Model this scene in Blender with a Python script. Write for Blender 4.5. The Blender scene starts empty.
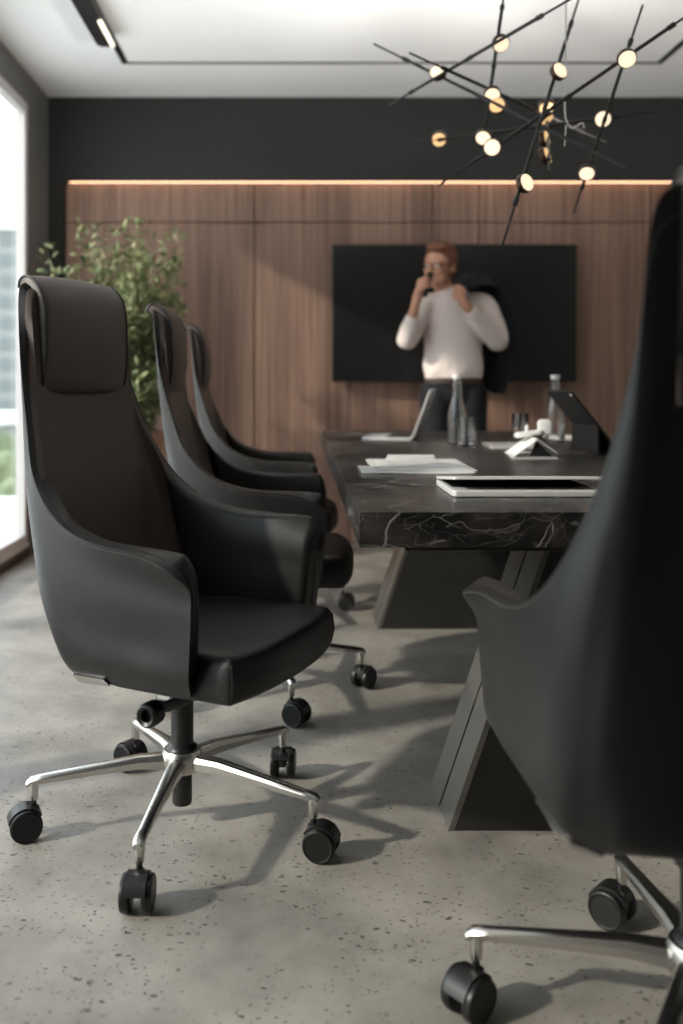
import bpy, bmesh, math, random
from mathutils import Vector, Matrix, noise
random.seed(7)
PI = math.pi
scn = bpy.context.scene
COL = scn.collection

# ------------------------------------------------------------------ camera
FPX = 915.0
cam_d = bpy.data.cameras.new('camera')
cam = bpy.data.objects.new('camera', cam_d); COL.objects.link(cam)
cam.location = (0, 0, 1.025); cam.rotation_euler = (PI/2, 0, 0)
cam_d.sensor_fit = 'VERTICAL'; cam_d.sensor_height = 36.0; cam_d.sensor_width = 24.0
cam_d.lens = FPX/1024*36.0
cam_d.shift_x = 50.5/1024; cam_d.shift_y = -130.0/1024
cam_d.dof.use_dof = True; cam_d.dof.focus_distance = 2.1; cam_d.dof.aperture_fstop = 1.9
cam_d.clip_end = 600
scn.camera = cam

# ------------------------------------------------------------------ world, sun, exposure
SUN_AZ, SUN_EL = math.radians(23), math.radians(28)
w = bpy.data.worlds.new('world'); scn.world = w; w.use_nodes = True
nt = w.node_tree; nt.nodes.clear()
wo = nt.nodes.new('ShaderNodeOutputWorld'); bg = nt.nodes.new('ShaderNodeBackground')
tc = nt.nodes.new('ShaderNodeTexCoord'); sp = nt.nodes.new('ShaderNodeSeparateXYZ')
rp = nt.nodes.new('ShaderNodeValToRGB')
rp.color_ramp.elements[0].position = 0.0; rp.color_ramp.elements[0].color = (.86, .88, .88, 1)
rp.color_ramp.elements[1].position = .5; rp.color_ramp.elements[1].color = (.80, .86, .95, 1)
nt.links.new(tc.outputs['Generated'], sp.inputs[0]); nt.links.new(sp.outputs['Z'], rp.inputs[0])
nt.links.new(rp.outputs[0], bg.inputs[0]); bg.inputs[1].default_value = 4.0
nt.links.new(bg.outputs[0], wo.inputs[0])
sd = bpy.data.lights.new('sun', 'SUN'); sd.energy = 4.2; sd.angle = math.radians(2.2); sd.color = (1, .91, .80)
sun = bpy.data.objects.new('sun', sd); COL.objects.link(sun)
sdir = Vector((math.cos(SUN_AZ)*math.cos(SUN_EL), math.sin(SUN_AZ)*math.cos(SUN_EL), -math.sin(SUN_EL)))
sun.rotation_euler = sdir.to_track_quat('-Z', 'Y').to_euler(); sun.location = (-8, 0, 6)
vs = scn.view_settings
vs.view_transform = 'Standard'; vs.look = 'None'; vs.gamma = 1.0; vs.use_curve_mapping = False
vs.exposure = 0.0

# ------------------------------------------------------------------ materials
def mat(name, color, rough=.5, metal=0.0, bump=0.0, bscale=60, emit=None, estr=0, trans=0, ior=1.45, coat=0, var=0.0, vscale=8, aniso=None, spec=.5):
    m = bpy.data.materials.new(name); m.use_nodes = True
    n = m.node_tree; b = n.nodes['Principled BSDF']
    b.inputs['Base Color'].default_value = (*color, 1); b.inputs['Roughness'].default_value = rough
    b.inputs['Metallic'].default_value = metal; b.inputs['IOR'].default_value = ior
    b.inputs['Transmission Weight'].default_value = trans; b.inputs['Coat Weight'].default_value = coat
    b.inputs['Specular IOR Level'].default_value = spec
    if emit: b.inputs['Emission Color'].default_value = (*emit, 1); b.inputs['Emission Strength'].default_value = estr
    t = n.nodes.new('ShaderNodeTexCoord')
    if bump:
        no = n.nodes.new('ShaderNodeTexNoise'); no.inputs['Scale'].default_value = bscale; no.inputs['Detail'].default_value = 4
        bu = n.nodes.new('ShaderNodeBump'); bu.inputs['Strength'].default_value = bump; bu.inputs['Distance'].default_value = .004
        n.links.new(t.outputs['Object'], no.inputs['Vector']); n.links.new(no.outputs[0], bu.inputs['Height'])
        n.links.new(bu.outputs[0], b.inputs['Normal'])
    if var:
        no = n.nodes.new('ShaderNodeTexNoise'); no.inputs['Scale'].default_value = vscale; no.inputs['Detail'].default_value = 5
        mp = n.nodes.new('ShaderNodeMapping')
        if aniso: mp.inputs['Scale'].default_value = aniso
        r = n.nodes.new('ShaderNodeValToRGB')
        r.color_ramp.elements[0].position = .3; r.color_ramp.elements[1].position = .7
        r.color_ramp.elements[0].color = (*[c*(1-var) for c in color], 1)
        r.color_ramp.elements[1].color = (*[min(1, c*(1+var)) for c in color], 1)
        n.links.new(t.outputs['Object'], mp.inputs[0]); n.links.new(mp.outputs[0], no.inputs['Vector'])
        n.links.new(no.outputs[0], r.inputs[0]); n.links.new(r.outputs[0], b.inputs['Base Color'])
    return m

def marble_mat():
    m = bpy.data.materials.new('black_marble'); m.use_nodes = True; n = m.node_tree; b = n.nodes['Principled BSDF']; L = n.links
    t = n.nodes.new('ShaderNodeTexCoord')
    def warp(scale, amt, src):
        no = n.nodes.new('ShaderNodeTexNoise'); no.inputs['Scale'].default_value = scale; no.inputs['Detail'].default_value = 5
        L.new(src, no.inputs['Vector'])
        s = n.nodes.new('ShaderNodeVectorMath'); s.operation = 'SUBTRACT'; s.inputs[1].default_value = (.5, .5, .5); L.new(no.outputs['Color'], s.inputs[0])
        k = n.nodes.new('ShaderNodeVectorMath'); k.operation = 'SCALE'; k.inputs['Scale'].default_value = amt; L.new(s.outputs[0], k.inputs[0])
        a = n.nodes.new('ShaderNodeVectorMath'); a.operation = 'ADD'; L.new(src, a.inputs[0]); L.new(k.outputs[0], a.inputs[1])
        return a.outputs[0]
    base = warp(3.0, .35, t.outputs['Object'])
    def veins(scale, width, seedoff, strength):
        mp = n.nodes.new('ShaderNodeMapping'); mp.inputs['Location'].default_value = (seedoff, seedoff*.7, seedoff*.3)
        mp.inputs['Rotation'].default_value = (0, 0, .6); mp.inputs['Scale'].default_value = (1, .8, 1.6); L.new(base, mp.inputs[0])
        v = n.nodes.new('ShaderNodeTexVoronoi'); v.feature = 'DISTANCE_TO_EDGE'; v.inputs['Scale'].default_value = scale; L.new(mp.outputs[0], v.inputs['Vector'])
        r = n.nodes.new('ShaderNodeMapRange'); r.inputs['From Min'].default_value = 0; r.inputs['From Max'].default_value = width
        r.inputs['To Min'].default_value = strength; r.inputs['To Max'].default_value = 0; L.new(v.outputs['Distance'], r.inputs['Value'])
        nm = n.nodes.new('ShaderNodeTexNoise'); nm.inputs['Scale'].default_value = scale*1.3; L.new(mp.outputs[0], nm.inputs['Vector'])
        r2 = n.nodes.new('ShaderNodeMapRange'); r2.inputs['From Min'].default_value = .42; r2.inputs['From Max'].default_value = .62; L.new(nm.outputs[0], r2.inputs['Value'])
        mu = n.nodes.new('ShaderNodeMath'); mu.operation = 'MULTIPLY'; L.new(r.outputs[0], mu.inputs[0]); L.new(r2.outputs[0], mu.inputs[1])
        return mu.outputs[0]
    a = veins(3.6, .016, 5.3, .85); c = veins(8, .022, 7.7, .42); d = veins(19, .05, 1.3, .10)
    m1 = n.nodes.new('ShaderNodeMath'); m1.operation = 'MAXIMUM'; L.new(a, m1.inputs[0]); L.new(c, m1.inputs[1])
    m2 = n.nodes.new('ShaderNodeMath'); m2.operation = 'MAXIMUM'; L.new(m1.outputs[0], m2.inputs[0]); L.new(d, m2.inputs[1])
    mx = n.nodes.new('ShaderNodeMix'); mx.data_type = 'RGBA'; L.new(m2.outputs[0], mx.inputs[0])
    cl = n.nodes.new('ShaderNodeTexNoise'); cl.inputs['Scale'].default_value = 7; cl.inputs['Detail'].default_value = 6; L.new(base, cl.inputs['Vector'])
    rr = n.nodes.new('ShaderNodeValToRGB'); rr.color_ramp.elements[0].position = .4; rr.color_ramp.elements[1].position = .75
    rr.color_ramp.elements[0].color = (.006, .006, .006, 1); rr.color_ramp.elements[1].color = (.048, .039, .034, 1)
    L.new(cl.outputs[0], rr.inputs[0]); L.new(rr.outputs[0], mx.inputs[6]); mx.inputs[7].default_value = (.42, .40, .37, 1)
    L.new(mx.outputs[2], b.inputs['Base Color']); b.inputs['Roughness'].default_value = .32
    return m

def floor_mat():
    m = bpy.data.materials.new('travertine_concrete'); m.use_nodes = True; n = m.node_tree; b = n.nodes['Principled BSDF']; L = n.links
    t = n.nodes.new('ShaderNodeTexCoord')
    n1 = n.nodes.new('ShaderNodeTexNoise'); n1.inputs['Scale'].default_value = 3.2; n1.inputs['Detail'].default_value = 8; n1.inputs['Roughness'].default_value = .62
    L.new(t.outputs['Object'], n1.inputs['Vector'])
    r1 = n.nodes.new('ShaderNodeValToRGB'); r1.color_ramp.elements[0].position = .32; r1.color_ramp.elements[1].position = .7
    r1.color_ramp.elements[0].color = (.165, .151, .133, 1); r1.color_ramp.elements[1].color = (.36, .33, .295, 1)
    L.new(n1.outputs[0], r1.inputs[0])
    # pits: small voronoi cells, kept only where a patchy mask allows
    mp = n.nodes.new('ShaderNodeMapping'); mp.inputs['Scale'].default_value = (.75, 1.25, 1); L.new(t.outputs['Object'], mp.inputs[0])
    nw = n.nodes.new('ShaderNodeTexNoise'); nw.inputs['Scale'].default_value = 60; L.new(mp.outputs[0], nw.inputs['Vector'])
    va = n.nodes.new('ShaderNodeVectorMath'); va.operation = 'MULTIPLY_ADD'; va.inputs[1].default_value = (.018, .018, 0); L.new(nw.outputs['Color'], va.inputs[0]); L.new(mp.outputs[0], va.inputs[2])
    def pits(scale, rad, th):
        v = n.nodes.new('ShaderNodeTexVoronoi'); v.inputs['Scale'].default_value = scale; L.new(va.outputs[0], v.inputs['Vector'])
        sx = n.nodes.new('ShaderNodeSeparateColor'); L.new(v.outputs['Color'], sx.inputs[0])
        a = n.nodes.new('ShaderNodeMapRange'); a.inputs['From Min'].default_value = rad*.6; a.inputs['From Max'].default_value = rad; a.inputs['To Min'].default_value = 1; a.inputs['To Max'].default_value = 0
        L.new(v.outputs['Distance'], a.inputs['Value'])
        g = n.nodes.new('ShaderNodeMath'); g.operation = 'GREATER_THAN'; g.inputs[1].default_value = th; L.new(sx.outputs[0], g.inputs[0])
        mu = n.nodes.new('ShaderNodeMath'); mu.operation = 'MULTIPLY'; L.new(a.outputs[0], mu.inputs[0]); L.new(g.outputs[0], mu.inputs[1])
        return mu.outputs[0]
    pa, pb = pits(46, .24, .62), pits(110, .30, .52)
    mx = n.nodes.new('ShaderNodeMath'); mx.operation = 'MAXIMUM'; L.new(pa, mx.inputs[0]); L.new(pb, mx.inputs[1])
    ms = n.nodes.new('ShaderNodeTexNoise'); ms.inputs['Scale'].default_value = 5; ms.inputs['Detail'].default_value = 4; L.new(t.outputs['Object'], ms.inputs['Vector'])
    mr = n.nodes.new('ShaderNodeMapRange'); mr.inputs['From Min'].default_value = .36; mr.inputs['From Max'].default_value = .52; L.new(ms.outputs[0], mr.inputs['Value'])
    pm = n.nodes.new('ShaderNodeMath'); pm.operation = 'MULTIPLY'; L.new(mx.outputs[0], pm.inputs[0]); L.new(mr.outputs[0], pm.inputs[1])
    cm = n.nodes.new('ShaderNodeMix'); cm.data_type = 'RGBA'; L.new(pm.outputs[0], cm.inputs[0]); L.new(r1.outputs[0], cm.inputs[6]); cm.inputs[7].default_value = (.085, .075, .064, 1)
    L.new(cm.outputs[2], b.inputs['Base Color']); b.inputs['Roughness'].default_value = .52
    bu = n.nodes.new('ShaderNodeBump'); bu.invert = True; bu.inputs['Strength'].default_value = .5; bu.inputs['Distance'].default_value = .003
    L.new(pm.outputs[0], bu.inputs['Height']); L.new(bu.outputs[0], b.inputs['Normal'])
    return m

def wood_mat():
    m = bpy.data.materials.new('walnut_panelling'); m.use_nodes = True; n = m.node_tree; b = n.nodes['Principled BSDF']; L = n.links
    t = n.nodes.new('ShaderNodeTexCoord'); mp = n.nodes.new('ShaderNodeMapping'); mp.inputs['Scale'].default_value = (22, 1, .55); L.new(t.outputs['Object'], mp.inputs[0])
    n1 = n.nodes.new('ShaderNodeTexNoise'); n1.inputs['Scale'].default_value = 2.0; n1.inputs['Detail'].default_value = 7; n1.inputs['Roughness'].default_value = .6; L.new(mp.outputs[0], n1.inputs['Vector'])
    r = n.nodes.new('ShaderNodeValToRGB'); r.color_ramp.elements[0].position = .3; r.color_ramp.elements[1].position = .72
    r.color_ramp.elements[0].color = (.150, .080, .056, 1); r.color_ramp.elements[1].color = (.32, .195, .145, 1); L.new(n1.outputs[0], r.inputs[0])
    # broad veneer leaves, each of a slightly different tone
    sx = n.nodes.new('ShaderNodeSeparateXYZ'); L.new(t.outputs['Object'], sx.inputs[0])
    mu = n.nodes.new('ShaderNodeMath'); mu.operation = 'MULTIPLY'; mu.inputs[1].default_value = 5.2; L.new(sx.outputs[0], mu.inputs[0])
    fl = n.nodes.new('ShaderNodeMath'); fl.operation = 'FLOOR'; L.new(mu.outputs[0], fl.inputs[0])
    wn = n.nodes.new('ShaderNodeTexWhiteNoise'); wn.noise_dimensions = '1D'; L.new(fl.outputs[0], wn.inputs['W'])
    mr = n.nodes.new('ShaderNodeMapRange'); mr.inputs['To Min'].default_value = .78; mr.inputs['To Max'].default_value = 1.15; L.new(wn.outputs[0], mr.inputs['Value'])
    vm = n.nodes.new('ShaderNodeVectorMath'); vm.operation = 'SCALE'; L.new(r.outputs[0], vm.inputs[0]); L.new(mr.outputs[0], vm.inputs['Scale'])
    L.new(vm.outputs[0], b.inputs['Base Color']); b.inputs['Roughness'].default_value = .55
    return m

M = {}
M['leather'] = mat('dark_leather', (.0115, .011, .0108), .42, bump=.12, bscale=420, spec=.40)
M['leather_warm_lit'] = mat('dark_leather_warm_lit', (.092, .068, .057), .46, bump=.12, bscale=420, spec=.5)  # same leather as the shell, warm reflected light put into its colour
M['piping'] = mat('black_piping', (.012, .012, .012), .4)
M['stitch'] = mat('grey_thread', (.10, .095, .09), .7)
M['chrome'] = mat('polished_aluminium', (.58, .56, .53), .27, 1)
M['black_plastic'] = mat('black_plastic', (.010, .010, .010), .38)
M['rubber'] = mat('grey_black_rubber', (.007, .007, .007), .38, spec=.4)
M['marble'] = marble_mat(); M['floor'] = floor_mat(); M['wood'] = wood_mat()
M['wood_gap'] = mat('dark_gap', (.02, .012, .009), .8)
M['leg_metal'] = mat('brushed_dark_steel', (.22, .21, .19), .36, .85, var=.06, vscale=30, aniso=(.2, 1, 8))
M['leg_dark'] = mat('dark_steel_plate', (.030, .028, .026), .45, .3, var=.15, vscale=12)
M['leg_gap'] = mat('shadow_gap_black', (.004, .004, .004), .6)
M['ceiling'] = mat('white_ceiling_paint', (.93, .93, .93), .9)
M['dark_wall'] = mat('charcoal_wall_paint', (.022, .022, .0215), .75, var=.08, vscale=3)
M['side_wall'] = mat('grey_wall_paint', (.22, .215, .205), .8)
M['right_wall'] = mat('pale_plaster', (.66, .63, .59), .85)
M['frame'] = mat('grey_window_frame', (.115, .112, .11), .5)
M['frame_light'] = mat('pale_window_sash', (.52, .50, .50), .5)
M['skirt'] = mat('dark_brown_sill_face', (.045, .034, .030), .6)
M['track'] = mat('matt_black_metal', (.012, .012, .012), .5)
M['rod'] = mat('bronzed_black_rod', (.022, .020, .019), .5, .2)
M['bronze'] = mat('dark_bronze_rim', (.05, .028, .018), .35, .7)
M['glow'] = mat('warm_lamp_face', (.9, .8, .65), .6, emit=(1, .80, .54), estr=1.05)
M['glow_amber'] = mat('amber_lamp_face', (.8, .5, .25), .6, emit=(1, .62, .28), estr=.75)
M['strip'] = mat('led_strip', (1, .8, .6), .6, emit=(1, .58, .34), estr=3)
M['track_glow'] = mat('track_lamp_face', (.9, .85, .75), .6, emit=(1, .90, .72), estr=1.0)
M['screen'] = mat('television_glass', (.010, .010, .0105), .28)
M['screen_rim'] = mat('television_bezel', (.008, .008, .008), .4)
M['silver'] = mat('silver_aluminium', (.72, .71, .69), .42, .35)
M['laptop_inner'] = mat('dark_keyboard', (.012, .012, .013), .5)
M['paper'] = mat('white_paper', (.92, .91, .89), .8)
M['paper_text'] = mat('grey_print', (.45, .45, .44), .8)
M['white_plastic'] = mat('white_plastic', (.62, .61, .59), .45)
M['grey_cover'] = mat('pale_grey_cover', (.42, .40, .38), .55)
M['tablet'] = mat('charcoal_tablet_cover', (.006, .0055, .0055), .6, spec=.3)
M['glass'] = mat('clear_glass', (1, 1, 1), .02, trans=1, ior=1.47)
M['water'] = mat('water', (.97, .99, 1), 0, trans=1, ior=1.33)
M['pane'] = None
M['skin'] = mat('skin', (.50, .25, .165), .55)
M['hair'] = mat('auburn_hair', (.16, .06, .028), .6, bump=.5, bscale=90)
M['sweater'] = mat('cream_knit', (.70, .60, .56), .9, bump=.4, bscale=160)
M['trousers'] = mat('navy_trousers', (.006, .006, .009), .85)
M['belt'] = mat('brown_belt', (.05, .03, .022), .5)
M['blazer'] = mat('dark_navy_cloth', (.014, .015, .021), .85, bump=.3, bscale=120)
M['leaf'] = mat('olive_green_leaf', (.105, .135, .048), .5, var=.55, vscale=9)
M['leaf_pale'] = mat('pale_green_leaf', (.24, .25, .12), .5, var=.4, vscale=9)
M['stem'] = mat('brown_stem', (.16, .10, .06), .8)
M['terracotta'] = mat('terracotta_planter', (.40, .225, .15), .75, var=.12, vscale=6)
M['soil'] = mat('potting_soil', (.03, .02, .014), .95)
M['ground'] = mat('hazy_ground', (.24, .26, .21), .9, var=.25, vscale=.15)
M['bwall'] = mat('pale_facade', (.26, .275, .28), .8)
M['bglass'] = mat('facade_glazing', (.17, .20, .21), .6)
M['tree'] = mat('hazy_tree_foliage', (.17, .21, .12), .9, var=.3, vscale=1.2)
M['white_roof'] = mat('white_roof_panels', (.8, .8, .78), .7)
def pane_mat():
    m = bpy.data.materials.new('window_pane'); m.use_nodes = True; n = m.node_tree; n.nodes.clear()
    o = n.nodes.new('ShaderNodeOutputMaterial'); tr = n.nodes.new('ShaderNodeBsdfTransparent'); gl = n.nodes.new('ShaderNodeBsdfGlossy')
    gl.inputs['Roughness'].default_value = .02; tr.inputs[0].default_value = (.95, .97, .96, 1)
    fr = n.nodes.new('ShaderNodeFresnel'); fr.inputs[0].default_value = 1.3; mx = n.nodes.new('ShaderNodeMixShader')
    ge = n.nodes.new('ShaderNodeNewGeometry'); iv = n.nodes.new('ShaderNodeMath'); iv.operation = 'SUBTRACT'; iv.inputs[0].default_value = 1
    mu = n.nodes.new('ShaderNodeMath'); mu.operation = 'MULTIPLY'; n.links.new(ge.outputs['Backfacing'], iv.inputs[1]); n.links.new(iv.outputs[0], mu.inputs[0]); n.links.new(fr.outputs[0], mu.inputs[1])
    n.links.new(mu.outputs[0], mx.inputs[0]); n.links.new(tr.outputs[0], mx.inputs[1]); n.links.new(gl.outputs[0], mx.inputs[2]); n.links.new(mx.outputs[0], o.inputs[0])
    return m
M['pane'] = pane_mat()

# ------------------------------------------------------------------ helpers
def link(name, bm, m, parent=None, smooth=True, auto=35):
    me = bpy.data.meshes.new(name)
    bmesh.ops.recalc_face_normals(bm, faces=bm.faces[:])
    if smooth:
        lim = math.radians(auto)
        for f in bm.faces: f.smooth = True
        for e in bm.edges:
            if len(e.link_faces) == 2 and e.calc_face_angle(0) > lim: e.smooth = False
    bm.to_mesh(me); bm.free()
    for x in (m if isinstance(m, (list, tuple)) else [m]): me.materials.append(x)
    o = bpy.data.objects.new(name, me); COL.objects.link(o)
    if parent: o.parent = parent
    return o
def tag(o, label=None, cat=None, group=None, kind=None):
    if label: o['label'] = label
    if cat: o['category'] = cat
    if group: o['group'] = group
    if kind: o['kind'] = kind
    return o
def thing(name, label, cat, loc=(0, 0, 0), rz=0, group=None):
    o = bpy.data.objects.new(name, None); COL.objects.link(o); o.empty_display_size = .1
    o.location = loc; o.rotation_euler = (0, 0, rz)
    return tag(o, label, cat, group)
def struct(name, bm, m, smooth=False):
    return tag(link(name, bm, m, None, smooth), kind='structure')
def NB(): return bmesh.new()
def copy_tree(o, parent=None):
    c = o.copy(); COL.objects.link(c)
    if parent: c.parent = parent
    for ch in [x for x in bpy.data.objects if x.parent == o]: copy_tree(ch, c)
    return c
def box(bm, x0, x1, y0, y1, z0, z1, bev=0, seg=2, mtx=None):
    r = bmesh.ops.create_cube(bm, size=1)
    vsx = r['verts']
    for v in vsx:
        v.co = Vector(((x0+x1)/2+v.co.x*(x1-x0), (y0+y1)/2+v.co.y*(y1-y0), (z0+z1)/2+v.co.z*(z1-z0)))
    if bev:
        es = list({e for v in vsx for e in v.link_edges})
        rr = bmesh.ops.bevel(bm, geom=es, offset=bev, segments=seg, affect='EDGES', profile=.5)
        vsx = list({v for f in rr['faces'] for v in f.verts} | {v for v in vsx if v.is_valid})
    if mtx is not None:
        for v in vsx: v.co = mtx @ v.co
    return vsx
def frame_of(d):
    d = d.normalized(); a = Vector((0, 0, 1)) if abs(d.z) < .9 else Vector((1, 0, 0))
    s = d.cross(a).normalized(); return s, s.cross(d).normalized()
def tube(bm, pts, rad, seg=12, caps=True, flat=1.0):
    pts = [Vector(p) for p in pts]; n = len(pts)
    if not isinstance(rad, (list, tuple)): rad = [rad]*n
    rings = []; s = None
    for i, p in enumerate(pts):
        d = (pts[min(i+1, n-1)]-pts[max(i-1, 0)]).normalized()
        if s is None: s, u = frame_of(d)
        else:
            s = (s-d*s.dot(d)).normalized(); u = s.cross(d).normalized()
        rings.append([bm.verts.new(p+rad[i]*(math.cos(2*PI*k/seg)*s+flat*math.sin(2*PI*k/seg)*u)) for k in range(seg)])
    for a, b in zip(rings, rings[1:]):
        for k in range(seg): bm.faces.new((a[k], a[(k+1) % seg], b[(k+1) % seg], b[k]))
    if caps: bm.faces.new(rings[0][::-1]); bm.faces.new(rings[-1])
    return rings
def lathe(bm, prof, seg=32, mtx=None, close=False):
    rings = []
    for r, z in prof:
        if r < 1e-6: rings.append([bm.verts.new((0, 0, z))])
        else: rings.append([bm.verts.new((r*math.cos(2*PI*k/seg), r*math.sin(2*PI*k/seg), z)) for k in range(seg)])
    pr = list(zip(rings, rings[1:]))
    if close: pr.append((rings[-1], rings[0]))
    for a, b in pr:
        for k in range(seg):
            k2 = (k+1) % seg
            if len(a) == 1 and len(b) == 1: continue
            if len(a) == 1: bm.faces.new((a[0], b[k], b[k2]))
            elif len(b) == 1: bm.faces.new((a[k], a[k2], b[0]))
            else: bm.faces.new((a[k], a[k2], b[k2], b[k]))
    if mtx is not None:
        for r in rings:
            for v in r: v.co = mtx @ v.co
def rrect(x0, x1, y0, y1, r, n=6):
    out = []
    for cx, cy, a in ((x1-r, y1-r, 0), (x0+r, y1-r, PI/2), (x0+r, y0+r, PI), (x1-r, y0+r, 1.5*PI)):
        for k in range(n+1):
            t = a+PI/2*k/n; out.append((cx+r*math.cos(t), cy+r*math.sin(t)))
    return out
def inset(poly, d):
    n = len(poly); out = []
    for i in range(n):
        a, b = Vector(poly[i-1]), Vector(poly[(i+1) % n]); t = (b-a)
        if t.length < 1e-9: out.append(poly[i]); continue
        t.normalize(); out.append((poly[i][0]-t.y*d, poly[i][1]+t.x*d))
    return out
def slab(bm, poly, layers, mtx=None, zf=None):
    """stack of inset copies of a counter-clockwise outline: layers = (z, inset)"""
    rings = []
    for z, d in layers:
        if isinstance(d, tuple):      # (inset, shrink factor towards the middle)
            pp = inset(poly, d[0]); mx_, my_ = sum(p[0] for p in pp)/len(pp), sum(p[1] for p in pp)/len(pp)
            pp = [(mx_+(p[0]-mx_)*d[1], my_+(p[1]-my_)*d[1]) for p in pp]
        else: pp = inset(poly, d)
        rings.append([bm.verts.new((x, y, z+(zf(x, y, z) if zf else 0))) for x, y in pp])
    n = len(poly)
    for a, b in zip(rings, rings[1:]):
        for k in range(n): bm.faces.new((a[k], a[(k+1) % n], b[(k+1) % n], b[k]))
    bm.faces.new(rings[0][::-1]); bm.faces.new(rings[-1])
    if mtx is not None:
        for r in rings:
            for v in r: v.co = mtx @ v.co
def prism(bm, poly, a, b, axis='z'):
    """extrude a 2D polygon along an axis from a to b"""
    def P(p, t): return {'z': (p[0], p[1], t), 'y': (p[0], t, p[1]), 'x': (t, p[0], p[1])}[axis]
    A = [bm.verts.new(P(p, a)) for p in poly]; B = [bm.verts.new(P(p, b)) for p in poly]; n = len(poly)
    for k in range(n): bm.faces.new((A[k], A[(k+1) % n], B[(k+1) % n], B[k]))
    bm.faces.new(A[::-1]); bm.faces.new(B)
def bevel_all(bm, off, seg=2, ang=30):
    es = [e for e in bm.edges if len(e.link_faces) == 2 and e.calc_face_angle(0) > math.radians(ang)]
    bmesh.ops.bevel(bm, geom=es, offset=off, segments=seg, affect='EDGES', profile=.5)
def catmull(P, t):
    n = len(P)-1; t = max(0, min(n, t)); i = min(int(t), n-1); f = t-i
    p0 = P[i-1] if i > 0 else P[0]*2-P[1]
    p1, p2 = P[i], P[i+1]
    p3 = P[i+2] if i+2 <= n else P[n]*2-P[n-1]
    return .5*((2*p1)+(p2-p0)*f+(2*p0-5*p1+4*p2-p3)*f*f+(3*p1-p0-3*p2+p3)*f*f*f)

# ------------------------------------------------------------------ room
H, XL, YB, XR, YF = 2.833, -1.54, 5.81, 3.3, -3.2
b = NB(); box(b, XL-.12, XR+.2, YF-.2, YB+.2, -.12, 0); struct('floor', b, M['floor'])
b = NB(); box(b, XL-.1, XR+.2, YF-.2, YB+.2, H, H+.15); struct('ceiling', b, M['ceiling'])
b = NB(); box(b, XR, XR+.15, YF-.15, YB+.15, 0, H); struct('wall_right', b, M['right_wall'])
b = NB(); box(b, XL-.3, XR+.15, YF-.15, YF, 0, H); struct('wall_front', b, M['side_wall'])
# back wall: charcoal surround with a rounded recess that holds the timber panelling
NX0, NX1, NZ = -1.45, 2.47, 2.30
b = NB()
pts = [(XL-.06, 0), (NX0, 0)]
r = .035
for k in range(7):
    a = PI-PI/2*k/6; pts.append((NX0+r+r*math.cos(a), NZ-r+r*math.sin(a)))
for k in range(7):
    a = PI/2-PI/2*k/6; pts.append((NX1-r+r*math.cos(a), NZ-r+r*math.sin(a)))
pts += [(NX1, 0), (XR+.15, 0), (XR+.15, H), (XL-.06, H)]
prism(b, pts, YB-.0, YB+.09, 'y'); struct('wall_back', b, M['dark_wall'])
b = NB(); box(b, XL-.06, XR+.15, YB+.09, YB+.2, 0, H); struct('wall_back_core', b, M['dark_wall']).name = 'wall_rear'
# panelling, boards with fine gaps
seams = [NX0+.005, -.235, .905, 1.205, 2.30, NX1-.005]
b = NB()
for x0, x1 in zip(seams, seams[1:]):
    for z0, z1 in ((.005, 2.043), (2.050, NZ-.001)):
        box(b, x0+.004, x1-.004, YB+.045, YB+.085, z0, z1, .0015, 1)
struct('trim_1', b, M['wood'])
b = NB(); box(b, NX0+.04, NX1-.04, YB+.010, YB+.032, NZ-.004, NZ+.004)
led = link('light_strip', b, M['strip'], None, False); tag(led, 'warm glowing strip along the top edge of the timber wall recess', 'light strip')
# window wall: deep grey frame around tall glazing with slim mullions
b = NB()
box(b, XL-.06, XL, 5.38, YB+.09, 0, H); box(b, XL-.06, XL, YF-.15, 5.38, 2.665, H); box(b, XL-.06, XL, YF-.15, .30, 0, 2.665)
struct('wall_left', b, M['frame'])
b = NB(); box(b, XL-.06, XL, .30, 5.38, 0, .06)
struct('baseboard_left', b, M['skirt'])
b = NB(); box(b, XL-.09, XL+.004, .30, 5.38, .06, .082, .003)
struct('trim_2', b, M['frame_light'])
muls = [5.38, 3.70, 2.00, .30]
for i in range(3):
    y1, y0 = muls[i]-(0 if i == 0 else .03), muls[i+1]+.03
    fr = NB(); X0, X1 = XL-.062, XL-.008
    box(fr, X0, X1, y1-.05, y1, .082, 2.665, .004); box(fr, X0, X1, y0, y0+.06, .082, 2.665, .004)
    box(fr, X0, X1, y0+.06, y1-.06, .082, .134, .004); box(fr, X0, X1, y0+.06, y1-.06, 2.60, 2.665, .004)
    fo = struct('window_%d' % (i+1), fr, M['frame_light'])
    g = NB(); box(g, XL-.058, XL-.052, y0+.05, y1-.04, .13, 2.61); link('glass_pane', g, M['pane'], fo, False)
for i, y in enumerate(muls[1:3]):
    b = NB(); box(b, XL-.09, XL-.003, y-.03, y+.03, .082, 2.665, .003); struct('trim_%d' % (i+3), b, M['frame'])

b = NB(); box(b, -14, XL-.10, -4, 8.5, -.16, -.04, .01); struct('bounce_slab', b, M['white_roof'])  # white slab outside, added to bounce daylight onto the ceiling
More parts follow.
